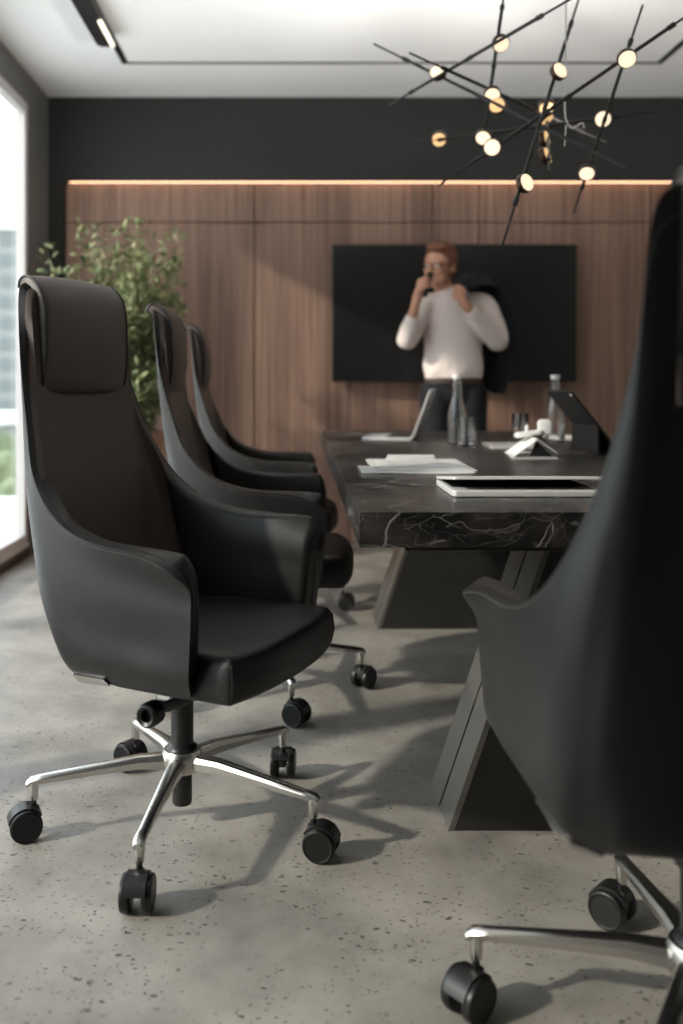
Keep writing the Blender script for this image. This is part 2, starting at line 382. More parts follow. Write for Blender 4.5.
# ------------------------------------------------------------------ conference table
TZ = .755
tb = thing('conference_table', 'long black marble conference table with white veins on splayed steel pedestals', 'table', (.75, 3.4, 0))
outer = [(.142, 1.896), (1.36, 1.896), (1.33, 5.05), (.165, 5.05)]
pol = [(x-.75, y-3.4) for x, y in outer]
b = NB(); slab(b, pol, [(TZ-.073, .001), (TZ-.072, 0), (TZ-.0015, 0), (TZ, .0015)]); link('tabletop', b, M['marble'], tb, False)
b = NB(); box(b, -.5, .5, -1.40, 1.45, TZ-.10, TZ-.073, .003); link('support_frame', b, M['leg_dark'], tb, False)
for yy in (2.214, 3.92):
    y0 = yy-3.4
    zt = TZ-.10; xb0, xb1 = .359-.75, 1.141-.75; xt0, xt1 = .583-.75, .917-.75
    b = NB()
    prism(b, [(xb0+.012, 0), (xb1-.012, 0), (xt1-.012, zt), (xt0+.012, zt)], y0-.124, y0+.124, 'y')
    leg = link('pedestal', b, M['leg_dark'], tb, False)
    for s, (xb, xt) in ((-1, (xb0, xt0)), (1, (xb1, xt1))):
        for q0, q1 in ((-.125, -.006), (.006, .125)):
            b = NB(); w_ = .014*(-s)
            prism(b, [(xb, 0), (xb+w_, 0), (xt+w_, zt), (xt, zt)], y0+q0, y0+q1, 'y')
            bevel_all(b, .0015, 1); link('edge_plate', b, M['leg_metal'], leg, False)

# ------------------------------------------------------------------ executive chairs
def V(l): return [Vector(p) for p in l]
CC = [
 V([(-.120,0,.371),(-.205,0,.418),(-.265,0,.55),(-.295,0,.78),(-.325,0,1.03),(-.345,0,1.266)]),
 V([(-.120,.09,.371),(-.205,.10,.418),(-.262,.105,.55),(-.292,.10,.78),(-.322,.095,1.03),(-.342,.09,1.265)]),
 V([(-.125,.150,.373),(-.198,.172,.421),(-.248,.175,.55),(-.282,.165,.77),(-.314,.155,1.0),(-.335,.152,1.258)]),
 V([(-.132,.182,.377),(-.18,.195,.42),(-.235,.21,.55),(-.272,.20,.74),(-.305,.187,.95),(-.327,.184,1.222)]),
 V([(-.125,.205,.380),(-.165,.215,.425),(-.215,.23,.545),(-.25,.225,.70),(-.285,.21,.87),(-.308,.197,1.07)]),
 V([(-.115,.222,.383),(-.148,.245,.435),(-.19,.248,.535),(-.22,.248,.655),(-.25,.238,.79),(-.268,.22,.93)]),
 V([(-.085,.234,.386),(-.112,.257,.44),(-.15,.262,.53),(-.175,.265,.62),(-.195,.262,.715),(-.222,.25,.82)]),
 V([(-.03,.236,.390),(-.055,.266,.44),(-.085,.27,.52),(-.10,.276,.60),(-.115,.278,.67),(-.145,.275,.74)]),
 V([(.03,.242,.392),(.018,.272,.44),(.0,.276,.51),(-.01,.283,.58),(-.015,.287,.64),(-.04,.295,.70)]),
 V([(.11,.248,.394),(.11,.279,.44),(.108,.28,.505),(.105,.288,.57),(.105,.293,.63),(.10,.311,.688)]),
 V([(.190,.250,.396),(.203,.282,.44),(.210,.290,.50),(.216,.295,.565),(.219,.303,.622),(.216,.350,.674)])]
def _col(j, v):
    if j < 0:
        p = catmull(CC[-j], v); return Vector((p.x, -p.y, p.z))
    return catmull(CC[j], v)
def S(u, v):
    v = max(0, min(5, v)); a = max(0, (abs(u)-9.1)/.9); b = max(0, v-4.0)
    if a > 0 and b > 0:      # rounds the top front corner of the arms
        a, b = a*math.sqrt(max(0, 1-b*b/2)), b*math.sqrt(max(0, 1-a*a/2)); u = math.copysign(9.1+.9*a, u); v = 4.0+b
    i = max(-10, min(9, math.floor(u))); f = u-i
    p1, p2 = _col(i, v), _col(i+1, v)
    p0 = _col(i-1, v) if i-1 >= -10 else p1*2-p2
    p3 = _col(i+2, v) if i+2 <= 10 else p2*2-p1
    return .5*((2*p1)+(p2-p0)*f+(2*p0-5*p1+4*p2-p3)*f*f+(3*p1-p0-3*p2+p3)*f*f*f)
def Nrm(u, v):
    e = .08
    uu, vv = max(-9.9, min(9.9, u)), max(.1, min(4.9, v))
    du = S(uu+e, vv)-S(uu-e, vv); dv = S(uu, vv+e)-S(uu, vv-e)
    n = du.cross(dv)
    if n.length < 1e-9: return Vector((1, 0, 0))
    n.normalize()
    return n      # towards the sitter
def shell_pad(u0, u1, v0, v1, o0, o1, edge=.012, nu=60, nv=40, puff=0, vtop=None):
    """closed patch lying between offsets o0 and o1 of the surface, front edges rounded"""
    bm = NB()
    def cosd(n): return [.5-.5*math.cos(PI*k/n) for k in range(n+1)]
    us = [u0+(u1-u0)*(t*.5+.5*c) for t, c in zip([k/nu for k in range(nu+1)], cosd(nu))]
    vsx = [v0+(v1-v0)*(t*.5+.5*c) for t, c in zip([k/nv for k in range(nv+1)], cosd(nv))]
    F = []; B = []
    # arc length distance to the patch border gives the rounding
    for i, u in enumerate(us):
        rf = []; rb = []
        for j, v in enumerate(vsx):
            p = S(u, v); n = Nrm(u, v)
            d = min((p-S(us[0], v)).length, (p-S(us[-1], v)).length, (p-S(u, vsx[0])).length, (p-S(u, vsx[-1])).length)
            t = min(1, d/edge); h = math.sqrt(max(0, 1-(1-t)**2))
            pf = puff*math.sin(PI*min(1, max(0, (u-u0)/(u1-u0))))*math.sin(PI*(v-v0)/(v1-v0))
            rf.append(bm.verts.new(p+n*(o0+(o1-o0)*h+pf))); rb.append(bm.verts.new(p+n*o0))
        F.append(rf); B.append(rb)
    I, J = len(us), len(vsx)
    for i in range(I-1):
        for j in range(J-1):
            bm.faces.new((F[i][j], F[i+1][j], F[i+1][j+1], F[i][j+1]))
            bm.faces.new((B[i][j], B[i][j+1], B[i+1][j+1], B[i+1][j]))
    for i in range(I-1):
        bm.faces.new((F[i][0], B[i][0], B[i+1][0], F[i+1][0])); bm.faces.new((F[i][J-1], F[i+1][J-1], B[i+1][J-1], B[i][J-1]))
    for j in range(J-1):
        bm.faces.new((F[0][j], F[0][j+1], B[0][j+1], B[0][j])); bm.faces.new((F[I-1][j], B[I-1][j], B[I-1][j+1], F[I-1][j+1]))
    bmesh.ops.remove_doubles(bm, verts=bm.verts[:], dist=.0003)
    return bm

CR = .333
def chair_base(root, phase, swivel):
    b = NB(); lathe(b, [(0, .05), (.021, .05), (.023, .055), (.023, .12), (.034, .125), (.038, .135), (.038, .175), (.033, .185), (.026, .19), (.026, .335), (0, .335)], 28)
    link('gas_column', b, M['black_plastic'], root)
    b = NB(); lathe(b, [(.024, .128), (.043, .130), (.047, .140), (.047, .168), (.042, .178), (.027, .180)], 32, close=True)
    link('hub', b, M['chrome'], root)
    for k in range(5):
        a = math.radians(phase+72*k)
        b = NB()
        # tapered bar of trapezoid section, with a socket dropping at its tip
        st = [(.030, .152, .021, .030), (.10, .153, .0175, .026), (.20, .143, .0145, .020), (.31, .131, .0125, .016), (CR+.006, .127, .0125, .016), (CR+.016, .121, .0095, .010)]
        rings = []
        for x, z, hw, ht in st:
            sec = [(-hw*.75, ht/2), (-hw*.45, ht/2+.002), (hw*.45, ht/2+.002), (hw*.75, ht/2), (hw, ht*.15), (hw*.8, -ht/2), (-hw*.8, -ht/2), (-hw, ht*.15)]
            rings.append([b.verts.new((x, y, z+q)) for y, q in sec])
        for A, B in zip(rings, rings[1:]):
            for q in range(8): b.faces.new((A[q], A[(q+1) % 8], B[(q+1) % 8], B[q]))
        b.faces.new(rings[0][::-1]); b.faces.new(rings[-1])
        lathe(b, [(0, .085), (.0085, .085), (.0095, .088), (.012, .125), (.0, .126)], 16, Matrix.Translation((CR, 0, 0)))
        lo = link('base_leg', b, M['chrome'], root); lo.rotation_euler = (0, 0, a)
        # caster
        b = NB(); tube(b, [(0, 0, .060), (0, 0, .092)], .0065, 12)
        box(b, -.012, .020, -.0095, .0095, .034, .072, .004)
        pr = [(.018+.040*math.cos(t), .036+.040*math.sin(t)) for t in [math.radians(d) for d in range(15, 151, 15)]]
        pr2 = [(.018+.034*math.cos(t), .036+.034*math.sin(t)) for t in [math.radians(d) for d in range(150, 14, -15)]]
        prism(b, pr+pr2, -.021, .021, 'y')
        c = link('caster', b, M['black_plastic'], root); c.location = (CR*math.cos(a), CR*math.sin(a), 0); c.rotation_euler = (0, 0, a+math.radians(swivel[k]))
        for s in (-1, 1):
            b = NB()
            mx = Matrix.Translation((.018, s*.021, .036)) @ Matrix.Rotation(-s*PI/2, 4, 'X')
            lathe(b, [(0, -.010), (.030, -.010), (.0345, -.008), (.036, -.005), (.036, .005), (.0345, .009), (.031, .0105), (.029, .0095), (.026, .0095), (0, .0105)], 32, mx)
            link('wheel', b, M['rubber'], c)

def make_chair(label, x, y, face, phase, swivel, group=None, dz=0):
    root = thing('executive_chair', label, 'chair', (x, y, 0), math.radians(face), group)
    chair_base(root, phase-face, swivel)
    up = []
    bm = shell_pad(-10, 10, 0, 5, 0, .016, .007, 150, 60); up.append(link('shell', bm, M['leather'], root, auto=60))
    bm = shell_pad(-5.97, 5.97, .9, 4.95, .0150, .032, .016, 110, 60, .004); up.append(link('back_pad', bm, M['leather_warm_lit'], root, auto=60))
    for s in (-1, 1):
        u0, u1 = (6.0, 9.95) if s > 0 else (-9.95, -6.0)
        bm = shell_pad(u0, u1, .9, 4.95, .0150, .054, .026, 60, 50, .006); up.append(link('armrest', bm, M['leather'], root, auto=60))
    # stitches: thread along the rim of the shell
    st = NB()
    prev = None; acc = 0
    for k in range(1401):
        u = -9.9+19.8*k/1400; p = S(u, 4.86)-Nrm(u, 4.86)*.0006
        if prev is not None:
            acc += (p-prev).length
            if acc > .0075:
                acc = 0; d = (p-prev).normalized()*.0024
                tube(st, [p-d, p+d], .0007, 4)
        prev = p
    up.append(link('stitching', st, M['stitch'], root))
    # headrest folded over the top of the back
    key = [(-.312, 1.000), (-.292, .994), (-.276, 1.002), (-.265, 1.035), (-.259, 1.10), (-.262, 1.16), (-.274, 1.215), (-.296, 1.255), (-.322, 1.277), (-.340, 1.280), (-.352, 1.272), (-.356, 1.258), (-.353, 1.250)]
    kp = [Vector((a_, 0, c_)) for a_, c_ in key]
    prof = [catmull(kp, t*(len(kp)-1)/60) for t in range(61)]
    back = [Vector((-.350, 0, 1.250)), Vector((-.343, 0, 1.257)), Vector((-.335, 0, 1.235)), Vector((-.328, 0, 1.15)), Vector((-.320, 0, 1.06))]
    ctr = Vector((-.318, 0, 1.15)); HW = .153
    ts = [-1, -.995, -.985, -.965, -.93, -.87, -.75, -.55, -.3, 0, .3, .55, .75, .87, .93, .965, .985, .995, 1]
    def hpt(p, t, front):
        e = max(0, (abs(t)-.93)/.07); sh = .005*(1-math.sqrt(max(0, 1-e*e)))
        q = p.copy()
        if front:
            d = (q-ctr).normalized(); q -= d*sh*1.0
            q.x -= .014*abs(t)**3*max(0, min(1, (1.25-q.z)/.1))      # cheeks lean back to the shell at both sides
        q.z -= .006*t*t if q.z > 1.1 else 0
        return Vector((q.x, t*HW, q.z))
    b = NB(); rings = []
    for t in ts: rings.append([b.verts.new(hpt(p, t, True)) for p in prof]+[b.verts.new(hpt(p, t, False)) for p in back])
    n = len(rings[0])
    for A, B in zip(rings, rings[1:]):
        for q in range(n): b.faces.new((A[q], A[(q+1) % n], B[(q+1) % n], B[q]))
    b.faces.new(rings[0][::-1]); b.faces.new(rings[-1])
    hr = link('headrest', b, M['leather_warm_lit'], root, auto=50); up.append(hr)
    for s in (-1, 1):
        b = NB(); P2 = [hpt(p, s*.985, True) for p in prof[2:58]]
        P2 = [Vector((p.x, p.y+s*.0015, p.z)) for p in P2]
        tube(b, P2, .0036, 8); link('piping', b, M['piping'], hr)
    b = NB(); tube(b, [hpt(prof[5], t/20, True) for t in range(-19, 20)], .003, 8); link('piping', b, M['piping'], hr)
    # seat: thick cushion with bowed front
    pl = []
    for k in range(29):
        t = -1+2*k/28; yv = .243*math.copysign(abs(t)**.9, t)
        pl.append((.272+.034*(1-t*t), yv))
    poly = [(-.225, -.16)]+[( -.05, -.236)]+[(.15, -.243)]+pl+[(.15, .243)]+[(-.05, .236)]+[(-.225, .16)]
    # resample and soften corners
    for _ in range(3):
        q = []
        for i in range(len(poly)):
            a, c = Vector(poly[i]), Vector(poly[(i+1) % len(poly)]); q += [tuple(a*.75+c*.25), tuple(a*.25+c*.75)]
        poly = q
    q = [];
    for p in poly:
        if not q or (Vector(p)-Vector(q[-1])).length > .006: q.append(p)
    poly = q
    def ztop(x_, y_, z_): return 0 if x_ > 0 else (-.02*(-x_)/.25 if z_ > .45 else .045*min(1, -x_/.12)*(.45-z_)/.06)
    b = NB(); slab(b, poly, [(.386, .03), (.388, .012), (.394, .004), (.402, .0), (.43, -.003), (.462, -.001), (.474, .004), (.481, .010), (.485, .020), (.487, (.024, .85)), (.489, (.024, .6)), (.490, (.024, .3)), (.490, (.024, .05))], zf=ztop)
    seat = link('seat', b, M['leather'], root, auto=70); up.append(seat)
    for s in (-1, 1):
        b = NB(); tube(b, [(.272, s*.234, .400), (.277, s*.239, .43), (.274, s*.237, .466), (.25, s*.226, .482)], .0022, 6)
        link('seat_seam', b, M['piping'], seat)
    # bright trim under the shell, tilt mechanism, lever with ring knob
    for s in (-1, 1):
        bm = shell_pad(min(s*3, s*7.2), max(s*3, s*7.2), 0, .36, -.005, .002, .004, 40, 8); up.append(link('shell_trim', bm, M['chrome'], root))
    b = NB(); slab(b, rrect(-.09, .20, -.19, .19, .06), [(.362, .03), (.369, .0), (.392, 0), (.394, .01)]); up.append(link('seat_pan', b, M['black_plastic'], root))
    b = NB(); box(b, -.10, .13, -.055, .055, .318, .358, .012, 3); up.append(link('tilt_mechanism', b, M['black_plastic'], root))
    b = NB(); tube(b, [(.10, -.04, .345), (.05, -.085, .318), (.0, -.105, .300)], .012, 12)
    kn = link('tilt_lever', b, M['black_plastic'], root); up.append(kn)
    b = NB(); mx = Matrix.Translation((0, -.105, .296)) @ Matrix.Rotation(PI/2, 4, 'X')
    lathe(b, [(.014, .0), (.014, .036), (.021, .040), (.026, .036), (.028, .028), (.026, .0), (.02, -.006), (0, -.006)], 28, mx)
    lathe(b, [(0, .02), (.0145, .02), (.0145, .016), (0, .016)], 24, mx)
    link('knob', b, M['black_plastic'], kn)
    for o in up: o.location.z += dz
    return root
chairs = 'black leather executive chairs round the table'
make_chair('nearest left black leather high-back chair turned toward the camera, chrome five-star base in full view', -.252, 2.12, -27, 46.3, [38, 25, 12, 6, 8], chairs)
make_chair('middle of the three leather chairs along the left side of the table, between two others', -.10, 3.06, -2, -.3, [50, 20, -15, 30, 42], chairs)
make_chair('farthest black leather chair on the left, nearest the timber wall', -.10, 4.08, 0, 7, [-20, 20, -35, 10, 15], chairs)
make_chair('dark leather chair at bottom right seen from behind, cut by the picture edge', .617, 1.385, 88, 89.4, [46, 58, 10, -20, 20], chairs, dz=-.002)

# ------------------------------------------------------------------ things on the table
# half-closed laptop nearest
lp = thing('laptop', 'silver laptop with lid barely ajar at the near end of the table', 'laptop', (.378, 2.14, TZ), 0, 'silver laptops on the table')
b = NB(); slab(b, rrect(0, .358, 0, .25, .012), [(0, .006), (.002, .001), (.006, 0), (.014, 0), (.016, .0015)]); base = link('base', b, M['silver'], lp)
b = NB(); slab(b, rrect(.012, .346, .07, .235, .004), [(.0158, 0), (.0168, 0)]); link('keyboard', b, M['laptop_inner'], base)
b = NB(); box(b, .13, .228, .006, .062, .0160, .0163); link('trackpad', b, M['grey_cover'], base)
mx = Matrix.Translation((0, .25, .017)) @ Matrix.Rotation(math.radians(-5.6), 4, 'X') @ Matrix.Translation((0, -.25, 0))
b = NB(); slab(b, rrect(0, .358, 0, .25, .012), [(.0, .001), (.001, 0), (.006, 0), (.007, .001)], mx); lid = link('lid', b, M['silver'], lp)
b = NB(); slab(b, rrect(.006, .352, .006, .244, .008), [(-.0006, 0), (.0002, 0)], mx); link('screen', b, M['laptop_inner'], lid)
# open laptop far left
l2 = thing('laptop', 'open silver laptop seen side-on at the far left of the table', 'laptop', (.555, 4.19, TZ), math.radians(-13), 'silver laptops on the table')
b = NB(); slab(b, rrect(-.235, 0, 0, .33, .012), [(0, .005), (.002, .001), (.012, 0), (.014, .0015)]); base = link('base', b, M['silver'], l2)
b = NB(); slab(b, rrect(-.13, -.02, .02, .31, .004), [(.0138, 0), (.0146, 0)]); link('keyboard', b, M['laptop_inner'], base)
mx = Matrix.Translation((0, 0, .012)) @ Matrix.Rotation(math.radians(20), 4, 'Y')
b = NB(); slab(b, [(p[1], p[0]) for p in rrect(0, .33, 0, .235, .012)][::-1], [(-.0035, .001), (-.003, 0), (.003, 0), (.0035, .001)], mx @ Matrix.Rotation(-PI/2, 4, 'Y')); lid = link('lid', b, M['silver'], l2)
b = NB(); slab(b, [(p[1], p[0]) for p in rrect(.008, .322, .008, .227, .006)][::-1], [(.0034, 0), (.0041, 0)], mx @ Matrix.Rotation(-PI/2, 4, 'Y')); link('screen', b, M['laptop_inner'], lid)
# papers and clipboard
cb = thing('clipboard', 'white clipboard with metal clip lying under loose sheets on the table', 'clipboard', (.41, 2.97, TZ), math.radians(-1))
b = NB(); slab(b, rrect(-.155, .155, -.22, .205, .012), [(0, 0), (.003, 0)]); link('board', b, M['white_plastic'], cb)
b = NB(); box(b, -.085, .085, .172, .200, .003, .009, .002); tube(b, [(-.08, .19, .012), (.08, .19, .012)], .007, 12); link('clip', b, M['silver'], cb)
def sheet(x, y, rz, w_, d_, z, label, grp=None):
    s = thing('paper_sheet', label, 'paper', (x, y, z), math.radians(rz), 'loose paper sheets on the table')
    b = NB()
    n = 10
    V_ = [[b.verts.new((-w_/2+w_*i/n, -d_/2+d_*j/n, .0012*math.sin(i*.7+j*.4))) for j in range(n+1)] for i in range(n+1)]
    for i in range(n):
        for j in range(n): b.faces.new((V_[i][j], V_[i+1][j], V_[i+1][j+1], V_[i][j+1]))
    bmesh.ops.solidify(b, geom=b.faces[:], thickness=.0006)
    link('page', b, M['paper'], s)
    b = NB()
    for k in range(7): box(b, -w_*.36, w_*(.34 if k % 3 else .1), d_*(.32-.1*k), d_*(.335-.1*k), .0016, .0019)
    link('printed_lines', b, M['paper_text'], s)
    return s
sheet(.372, 2.765, -1, .33, .24, TZ+.006, 'wide white paper sheet nearest the camera, sticking out below the clipboard')
sheet(.405, 2.985, -1.5, .25, .30, TZ+.0052, 'white paper sheet held flat beneath the clip of the clipboard')
# notepad / closed tablet
b = NB(); slab(b, rrect(-.105, .105, -.15, .15, .008), [(0, .001), (.001, 0), (.007, 0), (.008, .001)])
o = link('notebook', b, M['grey_cover']); o.location = (.925, 3.83, TZ); o.rotation_euler = (0, 0, math.radians(-4)); tag(o, 'thin pale grey notebook lying flat between the glass and the small stand', 'notebook')
b = NB(); slab(b, rrect(-.07, .07, -.10, .10, .008), [(0, .001), (.001, 0), (.011, 0), (.012, .001)])
o = link('notebook', b, M['white_plastic']); o.location = (1.335-.04, 4.35, TZ); tag(o, 'small white notebook just right of the right-hand bottle', 'notebook')
# bottles and tumblers
def bottle(x, y, label):
    t = thing('water_bottle', label, 'bottle', (x, y, TZ), 0, 'glass water bottles on the table')
    out = [(0, 0), (.034, 0), (.0395, .004), (.041, .012), (.041, .115), (.039, .14), (.033, .165), (.025, .195), (.0205, .22), (.0195, .25), (.0195, .285)]
    inn = [(.0165, .285), (.0165, .25), (.0177, .22), (.022, .194), (.030, .164), (.036, .14), (.0380, .115), (.0380, .016), (.034, .010), (0, .010)]
    b = NB(); lathe(b, out+inn, 40); link('body', b, M['glass'], t, auto=50)
    b = NB(); lathe(b, [(0, .0106), (.0335, .0106), (.0374, .0165), (.0374, .098), (0, .098)], 40); link('water', b, M['water'], t, auto=50)
    b = NB(); lathe(b, [(0, .280), (.0160, .280), (.0160, .286), (.0208, .2865), (.0212, .300), (.020, .302), (0, .302)], 32); link('cap', b, M['white_plastic'], t)
    return t
bottle(.712, 3.92, 'clear glass water bottle directly in front of the man, a tumbler before it')
bottle(1.19, 4.12, 'clear glass water bottle on the right, partly behind the tilted black tablet')
def tumbler(x, y, label):
    b = NB(); lathe(b, [(0, 0), (.036, 0), (.0385, .003), (.0400, .120), (.0392, .1215), (.0380, .120), (.0362, .014), (.030, .010), (0, .010)], 36)
    o = link('tumbler', b, M['glass'], auto=50); o.location = (x, y, TZ); tag(o, label, 'glass', 'tumblers on the table')
tumbler(.728, 3.785, 'clear empty tumbler standing right before the left water bottle')
tumbler(1.085, 4.33, 'clear tumbler standing alone between the two water bottles')
# small folding stand with white tags
ds = thing('desk_stand', 'small silver folding stand on a flat plate, white pieces lying on top', 'stand', (.845, 3.34, TZ), math.radians(-3))
b = NB(); slab(b, [(-.065, -.155), (.095, -.135), (.085, .12), (-.035, .15)], [(0, .001), (.002, 0), (.005, 0), (.006, .001)]); link('base_plate', b, M['silver'], ds, False)
A = Vector((-.058, -.145, .006)); 
def quadslab(bm, P, th):
    P = [Vector(p) for p in P]; nn = (P[1]-P[0]).cross(P[3]-P[0]).normalized()*th
    a = [bm.verts.new(p) for p in P]; c = [bm.verts.new(p+nn) for p in P]
    bm.faces.new(a[::-1]); bm.faces.new(c)
    for k in range(4): bm.faces.new((a[k], a[(k+1) % 4], c[(k+1) % 4], c[k]))
b = NB(); quadslab(b, [(-.055, -.13, .006), (.028, -.13, .066), (.028, .05, .066), (-.055, .05, .006)], .003); sl = link('sloping_panel', b, M['silver'], ds, False)
b = NB()
for k in range(5):
    y0 = -.12+.034*k; quadslab(b, [(-.050, y0, .0135), (.020, y0, .0642), (.020, y0+.011, .0642), (-.050, y0+.011, .0135)], .0012)
link('slots', b, M['paper'], sl, False)
b = NB(); quadslab(b, [(.022, -.135, .070), (.092, -.135, .020), (.092, .06, .020), (.022, .06, .070)], .003); link('roof_panel', b, M['silver'], ds, False)
b = NB(); quadslab(b, [(.0, -.118, .007), (.082, -.118, .007), (.027, -.118, .060), (.02, -.118, .055)], .002); link('gusset', b, M['tablet'], ds, False)
ec = thing('earphone_case', 'white open earphone case resting on top of the small folding stand', 'earphone case', (.872, 3.32, TZ+.074), math.radians(-10))
b = NB(); mxx = Matrix.Rotation(math.radians(-8), 4, 'Y'); slab(b, rrect(-.060, .045, -.03, .03, .022), [(.0, .008), (.003, .002), (.010, 0), (.016, .002), (.019, .008)], mxx); link('case_body', b, M['white_plastic'], ec)
b = NB(); slab(b, rrect(-.024, .024, -.008, .048, .014), [(0, .006), (.003, 0), (.012, 0), (.015, .006)], Matrix.Translation((.045, .0, .012)) @ Matrix.Rotation(math.radians(80), 4, 'X') ); link('case_lid', b, M['white_plastic'], ec)
b = NB(); lathe(b, [(0, 0), (.007, .001), (.008, .02), (.005, .028), (0, .03)], 16, Matrix.Translation((-.015, 0, .012))); link('earpiece', b, M['white_plastic'], ec)
# tilted black tablet on its folding cover
tt = thing('tablet', 'charcoal tablet tilted steeply on its folding cover at the right of the table', 'tablet', (1.125, 3.5, TZ))
b = NB(); quadslab(b, [(.085, -.155, .010), (-.098, -.155, .238), (-.098, .155, .238), (.085, .155, .010)], .008); bevel_all(b, .002, 2); link('display', b, M['tablet'], tt)
b = NB(); quadslab(b, [(-.004, -.155, .002), (-.004, .155, .002), (-.004, .155, .114), (-.004, -.155, .114)], .006); link('cover_support', b, M['tablet'], tt, False)
b = NB(); box(b, -.01, .17, -.155, .155, 0, .005, .001); link('cover_foot', b, M['tablet'], tt, False)
b = NB(); lathe(b, [(0, 0), (.0075, 0), (.0075, .006), (.006, .008), (0, .008)], 20, Matrix.Translation((-.090, -.135, .226)) @ Matrix.Rotation(math.radians(-142), 4, 'Y')); link('camera_lens', b, M['silver'], tt)

# ------------------------------------------------------------------ television
tv = thing('television', 'large black flat television hung on the timber wall behind the man', 'television', (1.03, YB-.02, 1.46))
b = NB(); box(b, -.77, .77, -.025, .03, -.433, .433, .004, 2); body = link('housing', b, M['screen_rim'], tv)
b = NB(); box(b, -.762, .762, -.028, -.024, -.425, .425); link('screen', b, M['screen'], tv, False)
b = NB(); box(b, -.2, .2, .03, .065, -.15, .15); link('wall_bracket', b, M['track'], tv, False)

# ------------------------------------------------------------------ ceiling track with its lamps
tr = thing('ceiling_track', 'thin black track forming a rectangle on the white ceiling', 'track', (.57, 3.2, H))
b = NB()
TY1, TX0, TX1 = 5.17, -.955, 2.10
for (x0, x1, y0, y1) in ((TX0, TX1, TY1, TY1+.016), (TX0, TX0+.032, .4, TY1), (TX1-.032, TX1, .4, TY1), (TX0, TX1, .37, .40)):
    box(b, x0-.57, x1-.57, y0-3.2, y1-3.2, -.006, 0)
link('rail', b, M['track'], tr, False)
tl = thing('track_lamp', 'black capsule-shaped lamp with a slim lit slot on the ceiling track', 'ceiling light', (TX0+.016, 4.38, H-.006))
b = NB(); slab(b, rrect(-.068, .022, -.50, .38, .042), [(-.062, .006), (-.056, 0), (-.004, 0), (0, .004)]); link('housing', b, M['track'], tl)
b = NB(); slab(b, rrect(.006, .028, .02, .36, .01), [(-.068, .002), (-.066, 0), (-.056, 0)]); link('diffuser', b, M['track_glow'], tl)
ld = bpy.data.lights.new('slot_light', 'AREA'); ld.shape = 'RECTANGLE'; ld.size = .02; ld.size_y = .34; ld.energy = 2.0; ld.color = (1, .88, .72)
lo = bpy.data.objects.new('slot_light', ld); COL.objects.link(lo); lo.location = (.017, .19, -.072); lo.parent = tl
tl2 = thing('track_lamp', 'round spot lamp beside the capsule-shaped lamp at the top edge', 'ceiling light', (TX0+.22, 3.55, H))
b = NB(); lathe(b, [(0, -.055), (.030, -.055), (.045, -.062), (.06, -.055), (.06, 0), (0, 0)], 32); link('housing', b, M['bronze'], tl2)
b = NB(); lathe(b, [(0, -.058), (.03, -.058), (.03, -.054), (0, -.054)], 24); link('lens', b, M['glow'], tl2)

# ------------------------------------------------------------------ chandelier
def at(px, py, Y): return Vector(((px-291)*Y/FPX, Y, 1.025-(py-382)*Y/FPX))
ch = thing('chandelier', 'chandelier of crossing thin black rods with small round glowing discs over the table', 'chandelier', (.95, 3.2, H))
off = Vector((.95, 3.2, H))
def ray_pt(A, B, t):   # point on a segment given the fraction of its projection
    wA, wB = 1/A.y, 1/B.y; wt = wA+(wB-wA)*t; s = t*wB/wt
    return A+(B-A)*s
rods = {  # two ends as measured, each with its own distance
 'r1': ((506, -20, 3.05), (483, 142, 3.5)), 'r2': ((374, 44, 3.62), (626, 168, 2.95)), 'r3': ((409.6, 53, 3.15), (606, 142, 3.9)),
 'r4': ((389, 105, 3.58), (574, -3, 2.78)), 'r5': ((406, 144, 3.62), (659, 111, 3.25)), 'r6': ((438, 186, 3.3), (720, -7, 2.80)),
 'r7': ((642.7, 5, 2.92), (573.7, 213, 3.6)), 'r8': ((581, -8, 3.35), (502, 246, 2.75)), 'r9': ((546.2, 103, 3.65), (549, 172, 2.95))}
RP = {}
for k, (a, c) in rods.items():
    A, B = at(*a), at(*c); RP[k] = (A, B)
    b = NB(); d = (B-A).normalized(); L = (B-A).length
    rr_ = .0062
    tube(b, [A-off, A+d*L*.16-off], rr_*.62, 8); tube(b, [A+d*L*.15-off, A+d*L*.85-off], rr_, 10); tube(b, [B-d*L*.16-off, B-off], rr_*.62, 8)
    for t in (.15, .85, .5): tube(b, [A+d*L*(t-.012)-off, A+d*L*(t+.012)-off], rr_*1.35, 10)
    link('rod', b, M['rod'], ch)
discs = [('r1', 499.5, 41.6, 1, (0.1, -1, -.2)), ('r2', 438.5, 75.6, 1, (.15, -1, -.1)), ('r1', 492, 92, 1, (-.1, -.8, -.7)), ('r1', 484, 135, 1, (-.3, -1, -.4)),
         ('r2', 497, 105, 0, (.2, -1, -.3)), ('r5', 439, 140, 0, (.3, -1, -.5)), ('r6', 493, 147, 1, (.0, -1, -.1)), ('r6', 625.7, 56.7, 1, (.25, -1, -.45)),
         ('r5', 603.5, 119, 1, (-.3, -1, -.3)), ('r7', 587, 170, 1, (-.2, -1, -.35)), ('r8', 555.5, 74.3, 1, (.35, -1, .05)), ('r8', 521, 185, 1, (.5, -1, -.1)),
         ('r9', 546.6, 108, 0, (-.25, -1, -.7)), ('r9', 547.5, 121, 0, (-.1, -1, -.8)), ('r9', 547.5, 138.5, 0, (.3, -1, -.35)), ('r9', 548.2, 155, 0, (.4, -1, -.2))]
